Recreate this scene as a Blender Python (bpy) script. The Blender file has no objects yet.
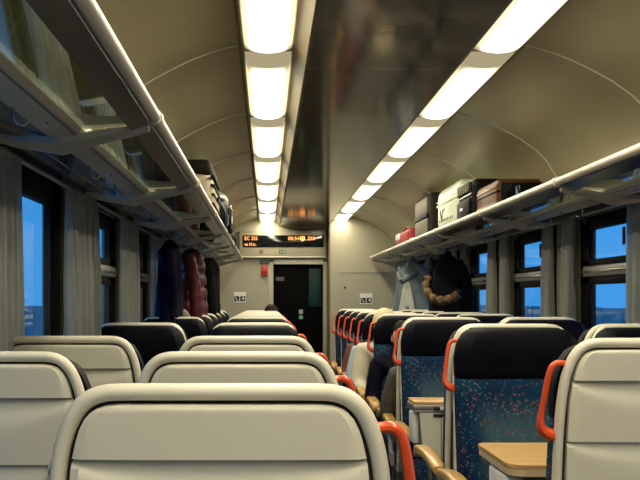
import bpy, bmesh, math, random
from mathutils import Vector, Matrix
random.seed(7)
S = bpy.context.scene
COL = S.collection
PI = math.pi

# ------------------------------------------------------------------ camera, sky, exposure
EYE = 1.32                      # eye height above the floor
cam = bpy.data.cameras.new('camera')
cam_o = bpy.data.objects.new('camera', cam); COL.objects.link(cam_o)
cam.sensor_fit = 'HORIZONTAL'; cam.sensor_width = 36; cam.lens = 54
cam.shift_x = 53 / 640; cam.shift_y = 60 / 640
cam.clip_start = 0.05; cam.clip_end = 200
cam_o.location = (-0.455, 0, EYE); cam_o.rotation_euler = (PI / 2, 0, 0)
S.camera = cam_o

LAMP = 40.0                     # radiance of the lamp diffusers
SKY = 1.12
S.view_settings.view_transform = 'Standard'; S.view_settings.look = 'None'
S.view_settings.gamma = 1; S.view_settings.use_curve_mapping = False
S.view_settings.exposure = 0.36
w = bpy.data.worlds.new('dusk_sky'); S.world = w; w.use_nodes = True
bg = w.node_tree.nodes['Background']
bg.inputs['Color'].default_value = (0.045, 0.265, 0.64, 1); bg.inputs['Strength'].default_value = SKY

# ------------------------------------------------------------------ materials
def mat(name, col, rough=0.5, metal=0.0, spec=0.5, var=0.0, vscale=6.0, bump=0.0, bscale=60.0, coat=0.0, sheen=0.0, stretch=None):
    m = bpy.data.materials.new(name); m.use_nodes = True
    nt = m.node_tree; b = nt.nodes['Principled BSDF']
    b.inputs['Base Color'].default_value = (*col, 1)
    b.inputs['Roughness'].default_value = rough; b.inputs['Metallic'].default_value = metal
    b.inputs['Specular IOR Level'].default_value = spec
    if coat: b.inputs['Coat Weight'].default_value = coat; b.inputs['Coat Roughness'].default_value = 0.08
    if sheen: b.inputs['Sheen Weight'].default_value = sheen
    tc = nt.nodes.new('ShaderNodeTexCoord')
    vec = tc.outputs['Object']
    if stretch:
        mp = nt.nodes.new('ShaderNodeMapping'); mp.inputs['Scale'].default_value = stretch
        nt.links.new(vec, mp.inputs['Vector']); vec = mp.outputs['Vector']
    if var:
        n = nt.nodes.new('ShaderNodeTexNoise'); n.inputs['Scale'].default_value = vscale; n.inputs['Detail'].default_value = 4
        nt.links.new(vec, n.inputs['Vector'])
        r = nt.nodes.new('ShaderNodeValToRGB')
        r.color_ramp.elements[0].position = 0.3; r.color_ramp.elements[1].position = 0.7
        r.color_ramp.elements[0].color = (*[c * (1 - var) for c in col], 1)
        r.color_ramp.elements[1].color = (*[min(1, c * (1 + var)) for c in col], 1)
        nt.links.new(n.outputs['Fac'], r.inputs['Fac']); nt.links.new(r.outputs['Color'], b.inputs['Base Color'])
    if bump:
        n2 = nt.nodes.new('ShaderNodeTexNoise'); n2.inputs['Scale'].default_value = bscale; n2.inputs['Detail'].default_value = 3
        nt.links.new(vec, n2.inputs['Vector'])
        bp = nt.nodes.new('ShaderNodeBump'); bp.inputs['Strength'].default_value = bump; bp.inputs['Distance'].default_value = 0.01
        nt.links.new(n2.outputs['Fac'], bp.inputs['Height']); nt.links.new(bp.outputs['Normal'], b.inputs['Normal'])
    return m

def emis(name, col, s):
    m = bpy.data.materials.new(name); m.use_nodes = True; nt = m.node_tree
    nt.nodes.clear(); o = nt.nodes.new('ShaderNodeOutputMaterial'); e = nt.nodes.new('ShaderNodeEmission')
    e.inputs['Color'].default_value = (*col, 1); e.inputs['Strength'].default_value = s
    nt.links.new(e.outputs[0], o.inputs[0]); return m

def glass(name, tint, refl, rough=0.02, ior=1.5):
    m = bpy.data.materials.new(name); m.use_nodes = True; nt = m.node_tree
    nt.nodes.clear(); o = nt.nodes.new('ShaderNodeOutputMaterial')
    t = nt.nodes.new('ShaderNodeBsdfTransparent'); t.inputs['Color'].default_value = (*tint, 1)
    g = nt.nodes.new('ShaderNodeBsdfGlossy'); g.inputs['Roughness'].default_value = rough
    g.inputs['Color'].default_value = (0.95, 1.0, 0.95, 1)
    f = nt.nodes.new('ShaderNodeFresnel'); f.inputs['IOR'].default_value = ior
    ma = nt.nodes.new('ShaderNodeMath'); ma.operation = 'MULTIPLY_ADD'
    ma.inputs[1].default_value = 1.0; ma.inputs[2].default_value = refl; ma.use_clamp = True
    nt.links.new(f.outputs[0], ma.inputs[0])
    ge = nt.nodes.new('ShaderNodeNewGeometry'); inv = nt.nodes.new('ShaderNodeMath'); inv.operation = 'SUBTRACT'; inv.inputs[0].default_value = 1.0
    nt.links.new(ge.outputs['Backfacing'], inv.inputs[1]); mm = nt.nodes.new('ShaderNodeMath'); mm.operation = 'MULTIPLY'
    nt.links.new(ma.outputs[0], mm.inputs[0]); nt.links.new(inv.outputs[0], mm.inputs[1])      # one reflection per pane, from its front face
    mx = nt.nodes.new('ShaderNodeMixShader')
    nt.links.new(mm.outputs[0], mx.inputs[0]); nt.links.new(t.outputs[0], mx.inputs[1]); nt.links.new(g.outputs[0], mx.inputs[2])
    nt.links.new(mx.outputs[0], o.inputs[0]); return m

def lamp_mat():
    """ribbed diffuser: a tube glows behind it over most of its length, the lamp holder at the near end leaves it dim"""
    m = bpy.data.materials.new('lamp_diffuser'); m.use_nodes = True; nt = m.node_tree
    nt.nodes.clear(); L = nt.links.new
    o = nt.nodes.new('ShaderNodeOutputMaterial'); e = nt.nodes.new('ShaderNodeEmission')
    tc = nt.nodes.new('ShaderNodeTexCoord'); sp = nt.nodes.new('ShaderNodeSeparateXYZ'); L(tc.outputs['Object'], sp.inputs[0])
    r = nt.nodes.new('ShaderNodeMapRange'); r.interpolation_type = 'SMOOTHSTEP'
    r.inputs[1].default_value = 0.16; r.inputs[2].default_value = 0.40; r.inputs[3].default_value = 0.0; r.inputs[4].default_value = 1
    L(sp.outputs['Y'], r.inputs[0])
    r2 = nt.nodes.new('ShaderNodeMapRange'); r2.interpolation_type = 'SMOOTHSTEP'
    r2.inputs[1].default_value = 1.33; r2.inputs[2].default_value = 1.22; r2.inputs[3].default_value = 0.0; r2.inputs[4].default_value = 1
    L(sp.outputs['Y'], r2.inputs[0])
    mu = nt.nodes.new('ShaderNodeMath'); mu.operation = 'MULTIPLY'; L(r.outputs[0], mu.inputs[0]); L(r2.outputs[0], mu.inputs[1])
    # dimmer towards the long edges of the lens, far from the tube
    ab = nt.nodes.new('ShaderNodeMath'); ab.operation = 'ABSOLUTE'; L(sp.outputs['X'], ab.inputs[0])
    r3 = nt.nodes.new('ShaderNodeMapRange'); r3.interpolation_type = 'SMOOTHSTEP'
    r3.inputs[1].default_value = 0.082; r3.inputs[2].default_value = 0.0; r3.inputs[3].default_value = 0.0; r3.inputs[4].default_value = 1
    L(ab.outputs[0], r3.inputs[0])
    mu2 = nt.nodes.new('ShaderNodeMath'); mu2.operation = 'MULTIPLY'; L(mu.outputs[0], mu2.inputs[0]); L(r3.outputs[0], mu2.inputs[1])
    wv = nt.nodes.new('ShaderNodeTexWave'); wv.wave_type = 'BANDS'; wv.bands_direction = 'X'; wv.inputs['Scale'].default_value = 60
    wv.inputs['Distortion'].default_value = 0.6
    L(tc.outputs['Object'], wv.inputs['Vector'])
    r4 = nt.nodes.new('ShaderNodeMapRange'); r4.inputs[3].default_value = 0.6; r4.inputs[4].default_value = 1.0; L(wv.outputs['Fac'], r4.inputs[0])
    mu3 = nt.nodes.new('ShaderNodeMath'); mu3.operation = 'MULTIPLY'; L(mu2.outputs[0], mu3.inputs[0]); L(r4.outputs[0], mu3.inputs[1])
    mu4 = nt.nodes.new('ShaderNodeMath'); mu4.operation = 'MULTIPLY'; mu4.inputs[1].default_value = LAMP; L(mu3.outputs[0], mu4.inputs[0])
    # light scattered inside the housing keeps the whole lens glowing faintly
    g0 = nt.nodes.new('ShaderNodeMapRange'); g0.inputs[3].default_value = 0.40; g0.inputs[4].default_value = 1.35; L(mu.outputs[0], g0.inputs[0])
    g1 = nt.nodes.new('ShaderNodeMath'); g1.operation = 'MULTIPLY'; L(g0.outputs[0], g1.inputs[0]); L(r4.outputs[0], g1.inputs[1])
    e2 = nt.nodes.new('ShaderNodeEmission'); e2.inputs['Color'].default_value = (1.0, 0.84, 0.50, 1); L(g1.outputs[0], e2.inputs['Strength'])
    ad = nt.nodes.new('ShaderNodeAddShader')
    e.inputs['Color'].default_value = (1.0, 0.91, 0.68, 1); L(mu4.outputs[0], e.inputs['Strength'])
    L(e.outputs[0], ad.inputs[0]); L(e2.outputs[0], ad.inputs[1]); L(ad.outputs[0], o.inputs[0]); return m

def fabric_mat():
    m = bpy.data.materials.new('confetti_fabric'); m.use_nodes = True; nt = m.node_tree; L = nt.links.new
    b = nt.nodes['Principled BSDF']; b.inputs['Roughness'].default_value = 0.85; b.inputs['Specular IOR Level'].default_value = 0.1
    tc = nt.nodes.new('ShaderNodeTexCoord')
    nz = nt.nodes.new('ShaderNodeTexNoise'); nz.inputs['Scale'].default_value = 7; L(tc.outputs['Object'], nz.inputs['Vector'])
    base = nt.nodes.new('ShaderNodeValToRGB'); base.color_ramp.elements[0].position = 0.35; base.color_ramp.elements[1].position = 0.7
    base.color_ramp.elements[0].color = (0.004, 0.016, 0.058, 1); base.color_ramp.elements[1].color = (0.004, 0.042, 0.085, 1)
    L(nz.outputs['Fac'], base.inputs[0])
    # the woven lumbar field is lighter and denser
    sp = nt.nodes.new('ShaderNodeSeparateXYZ'); L(tc.outputs['Object'], sp.inputs[0])
    def rng(src, a, bb, lo=0, hi=1):
        r = nt.nodes.new('ShaderNodeMapRange'); r.interpolation_type = 'SMOOTHSTEP'
        r.inputs[1].default_value = a; r.inputs[2].default_value = bb; r.inputs[3].default_value = lo; r.inputs[4].default_value = hi
        L(src, r.inputs[0]); return r.outputs[0]
    def mul(a, c):
        q = nt.nodes.new('ShaderNodeMath'); q.operation = 'MULTIPLY'; L(a, q.inputs[0]); L(c, q.inputs[1]); return q.outputs[0]
    ax = nt.nodes.new('ShaderNodeMath'); ax.operation = 'ABSOLUTE'; L(sp.outputs['X'], ax.inputs[0])
    fld = mul(mul(rng(sp.outputs['Z'], 0.96, 0.80), rng(sp.outputs['Z'], 0.50, 0.58)), rng(ax.outputs[0], 0.20, 0.12))
    mix = nt.nodes.new('ShaderNodeMix'); mix.data_type = 'RGBA'; L(fld, mix.inputs['Factor'])
    L(base.outputs['Color'], mix.inputs[6]); mix.inputs[7].default_value = (0.045, 0.095, 0.12, 1)
    cur = mix.outputs[2]
    def dashes(rot, scale, thr, rthr, cols, cur, off):
        m0 = nt.nodes.new('ShaderNodeMapping'); m0.inputs['Rotation'].default_value = (0, rot, 0); L(tc.outputs['Object'], m0.inputs['Vector'])
        mp = nt.nodes.new('ShaderNodeMapping')
        mp.inputs['Scale'].default_value = (scale * 3.6, scale * 0.8, scale); mp.inputs['Location'].default_value = (off, off, off)
        L(m0.outputs['Vector'], mp.inputs['Vector'])
        v = nt.nodes.new('ShaderNodeTexVoronoi'); v.inputs['Scale'].default_value = 1.0; v.inputs['Randomness'].default_value = 0.8
        L(mp.outputs['Vector'], v.inputs['Vector'])
        s = nt.nodes.new('ShaderNodeSeparateColor'); L(v.outputs['Color'], s.inputs[0])
        lt = nt.nodes.new('ShaderNodeMath'); lt.operation = 'LESS_THAN'; lt.inputs[1].default_value = thr; L(v.outputs['Distance'], lt.inputs[0])
        gt = nt.nodes.new('ShaderNodeMath'); gt.operation = 'GREATER_THAN'; gt.inputs[1].default_value = rthr; L(s.outputs[0], gt.inputs[0])
        cr = nt.nodes.new('ShaderNodeValToRGB'); cr.color_ramp.interpolation = 'CONSTANT'
        cr.color_ramp.elements[0].color = (*cols[0], 1); cr.color_ramp.elements[1].position = 0.999; cr.color_ramp.elements[1].color = (*cols[-1], 1)
        for i, c in enumerate(cols[1:], 1):
            el = cr.color_ramp.elements.new(i / len(cols)); el.color = (*c, 1)
        L(s.outputs[1], cr.inputs[0])
        x = nt.nodes.new('ShaderNodeMix'); x.data_type = 'RGBA'; L(mul(lt.outputs[0], gt.outputs[0]), x.inputs['Factor'])
        L(cur, x.inputs[6]); L(cr.outputs['Color'], x.inputs[7]); return x.outputs[2]
    cols = [(0.30, 0.10, 0.04), (0.08, 0.16, 0.20), (0.20, 0.18, 0.13), (0.008, 0.06, 0.15), (0.22, 0.045, 0.025), (0.02, 0.10, 0.15)]
    cur = dashes(0.8, 46, 0.30, 0.50, cols, cur, 0.3)
    cur = dashes(-0.8, 42, 0.30, 0.55, cols, cur, 1.7)
    cur = dashes(0.1, 130, 0.30, 0.60, [(0.02, 0.05, 0.08), (0.005, 0.02, 0.045), (0.05, 0.035, 0.03)], cur, 0.9)
    L(cur, b.inputs['Base Color']); return m

def wood_mat(name, c1, c2, stretch, rough=0.35):
    m = bpy.data.materials.new(name); m.use_nodes = True; nt = m.node_tree; L = nt.links.new
    b = nt.nodes['Principled BSDF']; b.inputs['Roughness'].default_value = rough
    tc = nt.nodes.new('ShaderNodeTexCoord'); mp = nt.nodes.new('ShaderNodeMapping'); mp.inputs['Scale'].default_value = stretch
    L(tc.outputs['Object'], mp.inputs['Vector'])
    n = nt.nodes.new('ShaderNodeTexNoise'); n.inputs['Scale'].default_value = 4; n.inputs['Detail'].default_value = 8; n.inputs['Roughness'].default_value = 0.65
    L(mp.outputs['Vector'], n.inputs['Vector'])
    r = nt.nodes.new('ShaderNodeValToRGB'); r.color_ramp.elements[0].position = 0.35; r.color_ramp.elements[1].position = 0.68
    r.color_ramp.elements[0].color = (*c1, 1); r.color_ramp.elements[1].color = (*c2, 1)
    L(n.outputs['Fac'], r.inputs[0]); L(r.outputs['Color'], b.inputs['Base Color']); return m

M = {}
M['cream'] = mat('cream_ceiling_panel', (0.34, 0.297, 0.172), 0.27, var=0.04, vscale=3, bump=0.03, bscale=4)
M['dark_panel'] = mat('umber_gloss_panel', (0.16, 0.138, 0.096), 0.12, var=0.05, vscale=3, bump=0.10, bscale=2.5, coat=0.25)
M['endwall'] = mat('pale_laminate', (0.37, 0.345, 0.255), 0.38, var=0.02)
M['wall'] = mat('grey_beige_laminate', (0.40, 0.365, 0.27), 0.4, var=0.03)
M['soffit'] = mat('satin_grey_metal', (0.34, 0.35, 0.35), 0.14, metal=0.75, var=0.04)
M['rackmetal'] = mat('rack_painted_metal', (0.42, 0.40, 0.33), 0.32, metal=0.25, var=0.03)
M['tube'] = mat('rack_tube_cream', (0.66, 0.62, 0.50), 0.28, var=0.02)
M['railplate'] = mat('rail_anodised', (0.07, 0.085, 0.12), 0.22, metal=0.85, var=0.04, stretch=(1, .05, 1))
M['steel'] = mat('bright_steel', (0.6, 0.6, 0.58), 0.22, metal=1)
M['shelfglass'] = glass('shelf_glass', (0.42, 0.46, 0.40), 0.20)
M['winglass'] = glass('window_glass', (0.90, 0.95, 0.97), 0.0, ior=1.18)
M['black'] = mat('black_rubber', (0.002, 0.002, 0.003), 0.55, spec=0.08, var=0.1)
M['blackgloss'] = mat('black_glass', (0.004, 0.005, 0.006), 0.10, var=0.1)
M['doorblack'] = mat('black_door_laminate', (0.0015, 0.0018, 0.002), 0.5, spec=0.03, var=0.2)
M['bar'] = mat('window_bar_aluminium', (0.36, 0.36, 0.34), 0.35, metal=0.6, var=0.03)
M['floor'] = mat('dark_floor_vinyl', (0.045, 0.047, 0.052), 0.55, var=0.2, vscale=40)
M['shell'] = mat('seat_shell_plastic', (0.72, 0.68, 0.545), 0.42, var=0.015, vscale=3, bump=0.03, bscale=500)
M['panel'] = mat('seat_back_panel_plastic', (0.72, 0.68, 0.545), 0.48, var=0.015, vscale=4, bump=0.05, bscale=600)
M['groove'] = mat('dark_seat_carrier', (0.012, 0.012, 0.018), 0.6, var=0.1)
M['leather'] = mat('black_leatherette', (0.0025, 0.003, 0.006), 0.6, spec=0.06, var=0.15, bump=0.08, bscale=220)
M['fabric'] = fabric_mat()
M['orange'] = mat('orange_red_plastic', (0.70, 0.075, 0.016), 0.28, var=0.03, coat=0.2)
M['wood'] = wood_mat('beech_laminate', (0.52, 0.31, 0.11), (0.66, 0.43, 0.18), (0.5, 9, 9))
M['armwood'] = wood_mat('varnished_beech', (0.44, 0.25, 0.07), (0.58, 0.36, 0.12), (12, 1.2, 12), 0.28)
M['greyplastic'] = mat('grey_plastic', (0.32, 0.32, 0.29), 0.45, var=0.04)
M['frame'] = mat('seat_base_grey', (0.10, 0.10, 0.11), 0.5, var=0.05)
M['curtain'] = mat('curtain_cloth', (0.76, 0.77, 0.72), 0.85, var=0.08, vscale=9, bump=0.2, bscale=300, sheen=0.2)
_c = M['curtain'].node_tree; _b = _c.nodes['Principled BSDF']; _t = _c.nodes.new('ShaderNodeBsdfTranslucent'); _t.inputs['Color'].default_value = (0.62, 0.64, 0.62, 1)
_x = _c.nodes.new('ShaderNodeMixShader'); _x.inputs[0].default_value = 0.30
_c.links.new(_b.outputs[0], _x.inputs[1]); _c.links.new(_t.outputs[0], _x.inputs[2]); _c.links.new(_x.outputs[0], _c.nodes['Material Output'].inputs[0])
M['red'] = mat('red_enamel', (0.42, 0.02, 0.015), 0.4, var=0.05)
M['white'] = mat('white_sticker', (0.75, 0.75, 0.72), 0.5, var=0.02)
M['ink'] = mat('black_ink', (0.01, 0.01, 0.012), 0.5, var=0.05)
M['led'] = emis('amber_led', (1.0, 0.36, 0.10), 2.2)
M['lamp'] = lamp_mat()
M['trimcream'] = mat('lamp_trim_cream', (0.15, 0.122, 0.070), 0.6, spec=0.1, var=0.02)

# ------------------------------------------------------------------ mesh helpers
def link(o): COL.objects.link(o); return o

def empty(name, loc=(0, 0, 0), rz=0, label=None, cat=None, group=None, kind=None):
    o = bpy.data.objects.new(name, None); link(o); o.location = loc; o.rotation_euler = (0, 0, rz)
    o.empty_display_size = 0.1
    tag(o, label, cat, group, kind); return o

def tag(o, label=None, cat=None, group=None, kind=None):
    if label: o['label'] = label
    if cat: o['category'] = cat
    if group: o['group'] = group
    if kind: o['kind'] = kind
    return o

def mesh_of(bm, name, m, smooth=True, angle=0.7):
    bmesh.ops.recalc_face_normals(bm, faces=bm.faces[:])
    me = bpy.data.meshes.new(name); bm.to_mesh(me); bm.free()
    ms = m if isinstance(m, (list, tuple)) else [m]
    for q in ms: me.materials.append(q)
    if smooth:
        for p in me.polygons: p.use_smooth = True
        try: me.set_sharp_from_angle(angle=angle)
        except Exception: pass
    return me

def put(name, me, parent=None, loc=(0, 0, 0), rot=(0, 0, 0)):
    o = bpy.data.objects.new(name, me); link(o); o.location = loc; o.rotation_euler = rot
    if parent: o.parent = parent
    return o

def obj(name, bm, m, parent=None, loc=(0, 0, 0), rot=(0, 0, 0), smooth=True, angle=0.7):
    return put(name, mesh_of(bm, name, m, smooth, angle), parent, loc, rot)

def box(x0, x1, y0, y1, z0, z1, bev=0.0, seg=2, bm=None):
    nb = bmesh.new()
    v = [nb.verts.new((x, y, z)) for z in (z0, z1) for y in (y0, y1) for x in (x0, x1)]
    for f in ((0, 1, 3, 2), (4, 6, 7, 5), (0, 4, 5, 1), (2, 3, 7, 6), (0, 2, 6, 4), (1, 5, 7, 3)):
        nb.faces.new([v[i] for i in f])
    if bev:
        bmesh.ops.bevel(nb, geom=nb.edges[:], offset=bev, segments=seg, profile=0.5, affect='EDGES')
    if bm is None: return nb
    return merge(bm, nb)

def merge(bm, nb):
    me = bpy.data.meshes.new('tmp'); nb.to_mesh(me); nb.free(); bm.from_mesh(me); bpy.data.meshes.remove(me); return bm

def prism(poly, y0, y1, bm=None, axis='y'):
    """polygon in (x,z) extruded along y (axis y), or (y,z) along x"""
    bm = bm or bmesh.new()
    P = (lambda a, c, t: (a, t, c)) if axis == 'y' else ((lambda a, c, t: (t, a, c)) if axis == 'x' else (lambda a, c, t: (a, c, t)))
    A = [bm.verts.new(P(a, c, y0)) for a, c in poly]; B = [bm.verts.new(P(a, c, y1)) for a, c in poly]
    n = len(poly)
    for i in range(n): bm.faces.new((A[i], A[(i + 1) % n], B[(i + 1) % n], B[i]))
    bm.faces.new(A); bm.faces.new(B[::-1]); return bm

def loft(rings, bm=None, cap=True, closed=True):
    bm = bm or bmesh.new()
    R = [[bm.verts.new(p) for p in r] for r in rings]
    n = len(rings[0])
    for a, b in zip(R, R[1:]):
        for i in range(n if closed else n - 1):
            bm.faces.new((a[i], a[(i + 1) % n], b[(i + 1) % n], b[i]))
    if cap and closed:
        bm.faces.new(R[0][::-1]); bm.faces.new(R[-1])
    return bm

def tube(path, r, n=10, bm=None, flat=1.0, up=Vector((0, 1, 0))):
    """sweep along path; r number or list; flat scales the second axis"""
    pts = [Vector(p) for p in path]; rr = r if isinstance(r, (list, tuple)) else [r] * len(pts)
    rings = []
    for i, p in enumerate(pts):
        t = (pts[min(i + 1, len(pts) - 1)] - pts[max(i - 1, 0)]).normalized()
        u = up if abs(t.dot(up)) < 0.95 else Vector((1, 0, 0))
        a = t.cross(u).normalized(); c = a.cross(t).normalized()
        rings.append([p + a * (rr[i] * math.cos(2 * PI * k / n)) + c * (rr[i] * flat * math.sin(2 * PI * k / n)) for k in range(n)])
    return loft(rings, bm)

def smooth_path(pts, sub=6):
    P = [Vector(p) for p in pts]; out = []
    for i in range(len(P) - 1):
        p0 = P[max(i - 1, 0)]; p1 = P[i]; p2 = P[i + 1]; p3 = P[min(i + 2, len(P) - 1)]
        for k in range(sub):
            t = k / sub
            out.append(0.5 * ((2 * p1) + (p2 - p0) * t + (2 * p0 - 5 * p1 + 4 * p2 - p3) * t * t + (3 * p1 - p0 - 3 * p2 + p3) * t ** 3))
    out.append(P[-1]); return out

def interp(tab, x):
    if x <= tab[0][0]: return tab[0][1]
    for (a, b), (c, d) in zip(tab, tab[1:]):
        if x <= c: return b + (d - b) * (x - a) / (c - a)
    return tab[-1][1]

def rrect(hx, y0, y1, r, n=5):
    """rounded rectangle ring in (x,y)"""
    out = []
    for cx, cy, a0 in ((hx - r, y1 - r, 0), (-hx + r, y1 - r, PI / 2), (-hx + r, y0 + r, PI), (hx - r, y0 + r, 1.5 * PI)):
        for k in range(n):
            a = a0 + PI / 2 * k / (n - 1); out.append((cx + r * math.cos(a), cy + r * math.sin(a)))
    return out

def sphere(c, r, bm=None, u=12, v=8):
    nb = bmesh.new(); bmesh.ops.create_uvsphere(nb, u_segments=u, v_segments=v, radius=1)
    rx, ry, rz = r if isinstance(r, (tuple, list)) else (r, r, r)
    for q in nb.verts: q.co = Vector((c[0] + q.co.x * rx, c[1] + q.co.y * ry, c[2] + q.co.z * rz))
    return merge(bm, nb) if bm else nb

def cyl(p0, p1, r, n=12, bm=None, r1=None):
    return tube([p0, p1], [r, r1 if r1 else r], n, bm)

FONT = None
def text(name, body, size, m, parent, loc, rot=(PI / 2, 0, 0), extr=0.0006, align='LEFT', sx=1.0):
    c = bpy.data.curves.new(name, 'FONT'); c.body = body; c.size = size; c.extrude = extr; c.align_x = align
    t = bpy.data.objects.new('tmp_text', c); link(t)
    dg = bpy.context.evaluated_depsgraph_get()
    me = bpy.data.meshes.new_from_object(t.evaluated_get(dg)); me.name = name
    bpy.data.objects.remove(t); bpy.data.curves.remove(c)
    me.materials.clear(); me.materials.append(m)
    o = put(name, me, parent, loc, rot); o.scale = (sx, 1, 1); return o

# ------------------------------------------------------------------ the coach body
Y0, Y1 = -3.1, 12.10
WX = 1.35
PITCH = 1.38
SEAMS = [3.82 + PITCH * k for k in range(-5, 6)]     # joints of lamps and ceiling panels
PROF = [(0.566, 2.335), (0.62, 2.325), (0.69, 2.302), (0.76, 2.275), (0.84, 2.236), (0.92, 2.192), (1.0, 2.135), (1.06, 2.075), (1.11, 1.995), (1.145, 1.90), (1.165, 1.79)]

obj('floor', box(-WX, WX, Y0, Y1 + 0.6, -0.06, 0.0), M['floor'], smooth=False)['kind'] = 'structure'

ceil = empty('ceiling', (0, 6, 2.3), kind='structure')
def side_panel(y0, y1, s):
    outer = [(x + 0.012 * 0.5, z + 0.02) for x, z in PROF]
    ring = PROF + outer[::-1]
    return prism([(s * x, z) for x, z in ring], y0, y1)
edges = [Y0] + [s for s in SEAMS if Y0 + 0.1 < s < Y1 - 0.2] + [Y1]
for a, b in zip(edges, edges[1:]):
    for s in (-1, 1):
        obj('ceiling_panel', side_panel(a + 0.003, b - 0.003, s), M['cream'], ceil, (0, -6, -2.3))
        # raised joint bead between neighbouring panels
        if b < Y1 - 0.1:
            obj('joint_bead', tube([(s * x, b, z - 0.001) for x, z in PROF], 0.0035, 6), M['tube'], ceil, (0, -6, -2.3))
    # middle panel between the two lamp rows, with turned-up edges
    poly = [(-0.292, 2.240), (0.292, 2.240), (0.292, 2.256), (-0.292, 2.256)]
    obj('middle_panel', prism(poly, a + 0.003, b - 0.003), M['dark_panel'], ceil, (0, -6, -2.3), smooth=False)
obj('roof_skin', box(-WX - 0.05, WX + 0.05, Y0, Y1 + 0.6, 2.46, 2.5), M['black'], ceil, (0, -6, -2.3), smooth=False)

def lamp_row(s, label):
    t = empty('ceiling_light', (s * 0.45, 4.5, 2.33), label=label, cat='lamp', group='continuous lamp rows of the ceiling')
    off = Vector((-s * 0.45, -4.5, -2.33))
    n = 12
    def arch(hw, sag, y, z):
        return [(hw * math.cos(PI - PI * k / n), y, z - sag * math.sin(PI * k / n)) for k in range(n + 1)]
    L = PITCH - 0.035
    rings = []
    for y, q in ((0.0, 0.35), (0.012, 0.75), (0.04, 1.0), (0.3, 1.0), (0.7, 1.0), (1.0, 1.0), (L - 0.04, 1.0), (L - 0.012, 0.75), (L, 0.35)):
        rings.append(arch(0.094, 0.034 * q, y, 0))
    dm = mesh_of(loft(rings, cap=False, closed=False), 'diffuser', M['lamp'])
    for y in SEAMS:
        if y + L > Y1 + 0.05: continue
        put('diffuser', dm, t, Vector((0, y + 0.018 - 4.5, -0.008)))
        obj('end_bridge', box(-0.095, 0.095, y - 0.016, y + 0.017, -0.018, 0.0, 0.004), M['rackmetal'], t, Vector((0, -4.5, 0)))
    ye = SEAMS[0], 12.03
    # inner trim slopes down to the middle panel, outer trim is a narrow lip
    i0 = -s
    obj('inner_trim', prism([(i0 * 0.097, 0.006), (i0 * 0.097, -0.010), (i0 * 0.146, -0.086), (i0 * 0.158, -0.090), (i0 * 0.158, -0.075), (i0 * 0.105, 0.006)], ye[0] - 4.5, ye[1] - 4.5), M['trimcream'], t, smooth=False)
    obj('outer_trim', prism([(s * 0.097, 0.006), (s * 0.097, -0.012), (s * 0.104, -0.016), (s * 0.118, -0.004), (s * 0.118, 0.006)], ye[0] - 4.5, ye[1] - 4.5), M['trimcream'], t, smooth=False)
    obj('housing', box(-0.1, 0.1, ye[0] - 4.5, ye[1] - 4.5, 0.010, 0.06), M['trimcream'], t, smooth=False)
    return t
lamp_row(-1, 'long glowing ribbed lamp row on the left of the ceiling')
lamp_row(1, 'long glowing ribbed lamp row on the right of the ceiling')

# side walls with window openings
FAR = [5.5 + 1.48 * k for k in range(-5, 4)] + [11.42]
WINW = 1.0
WINS = {1: FAR, -1: [q + 0.10 for q in FAR[:-1]] + [11.5]}
WB, WT = 0.62, 1.815
def side_wall(s, name):
    r = empty(name, (s * WX, 4.5, 0), kind='structure')
    off = (-s * WX, -4.5, 0)
    xa, xb = sorted((s * WX, s * (WX + 0.07)))
    obj('lower_panel', box(xa, xb, Y0, Y1, 0, WB), M['wall'], r, off, smooth=False)
    obj('upper_panel', box(xa, xb, Y0, Y1, WT, 2.4), M['wall'], r, off, smooth=False)
    prev = Y0
    for f in WINS[s] + [None]:
        n = (f - WINW) if f else Y1
        if n - prev > 0.02:
            obj('pillar', box(xa, xb, prev, n, WB, WT), M['wall'], r, off, smooth=False)
            xs = sorted((s * (WX - 0.022), s * WX))
            if n - prev < 0.8:
                obj('pillar_cover', box(xs[0], xs[1], prev + 0.06, n - 0.06, WB, WT - 0.01, 0.008), M['wall'], r, off)
                hm = (prev + n) / 2
                obj('hook_plate', box(min(s * (WX - 0.026), s * (WX - 0.02)), max(s * (WX - 0.026), s * (WX - 0.02)), hm - 0.03, hm + 0.03, 1.60, 1.72, 0.002), M['bar'], r, off)
                for hz in (1.63, 1.685):
                    obj('wall_hook', tube(smooth_path([(s * (WX - 0.02), hm, hz + 0.012), (s * (WX - 0.05), hm, hz + 0.008), (s * (WX - 0.055), hm, hz - 0.012), (s * (WX - 0.04), hm, hz - 0.02)], 3), 0.005, 8), M['steel'], r, off)
        prev = f if f else prev
    return r
side_wall(-1, 'wall_left'); side_wall(1, 'wall_right')

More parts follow.
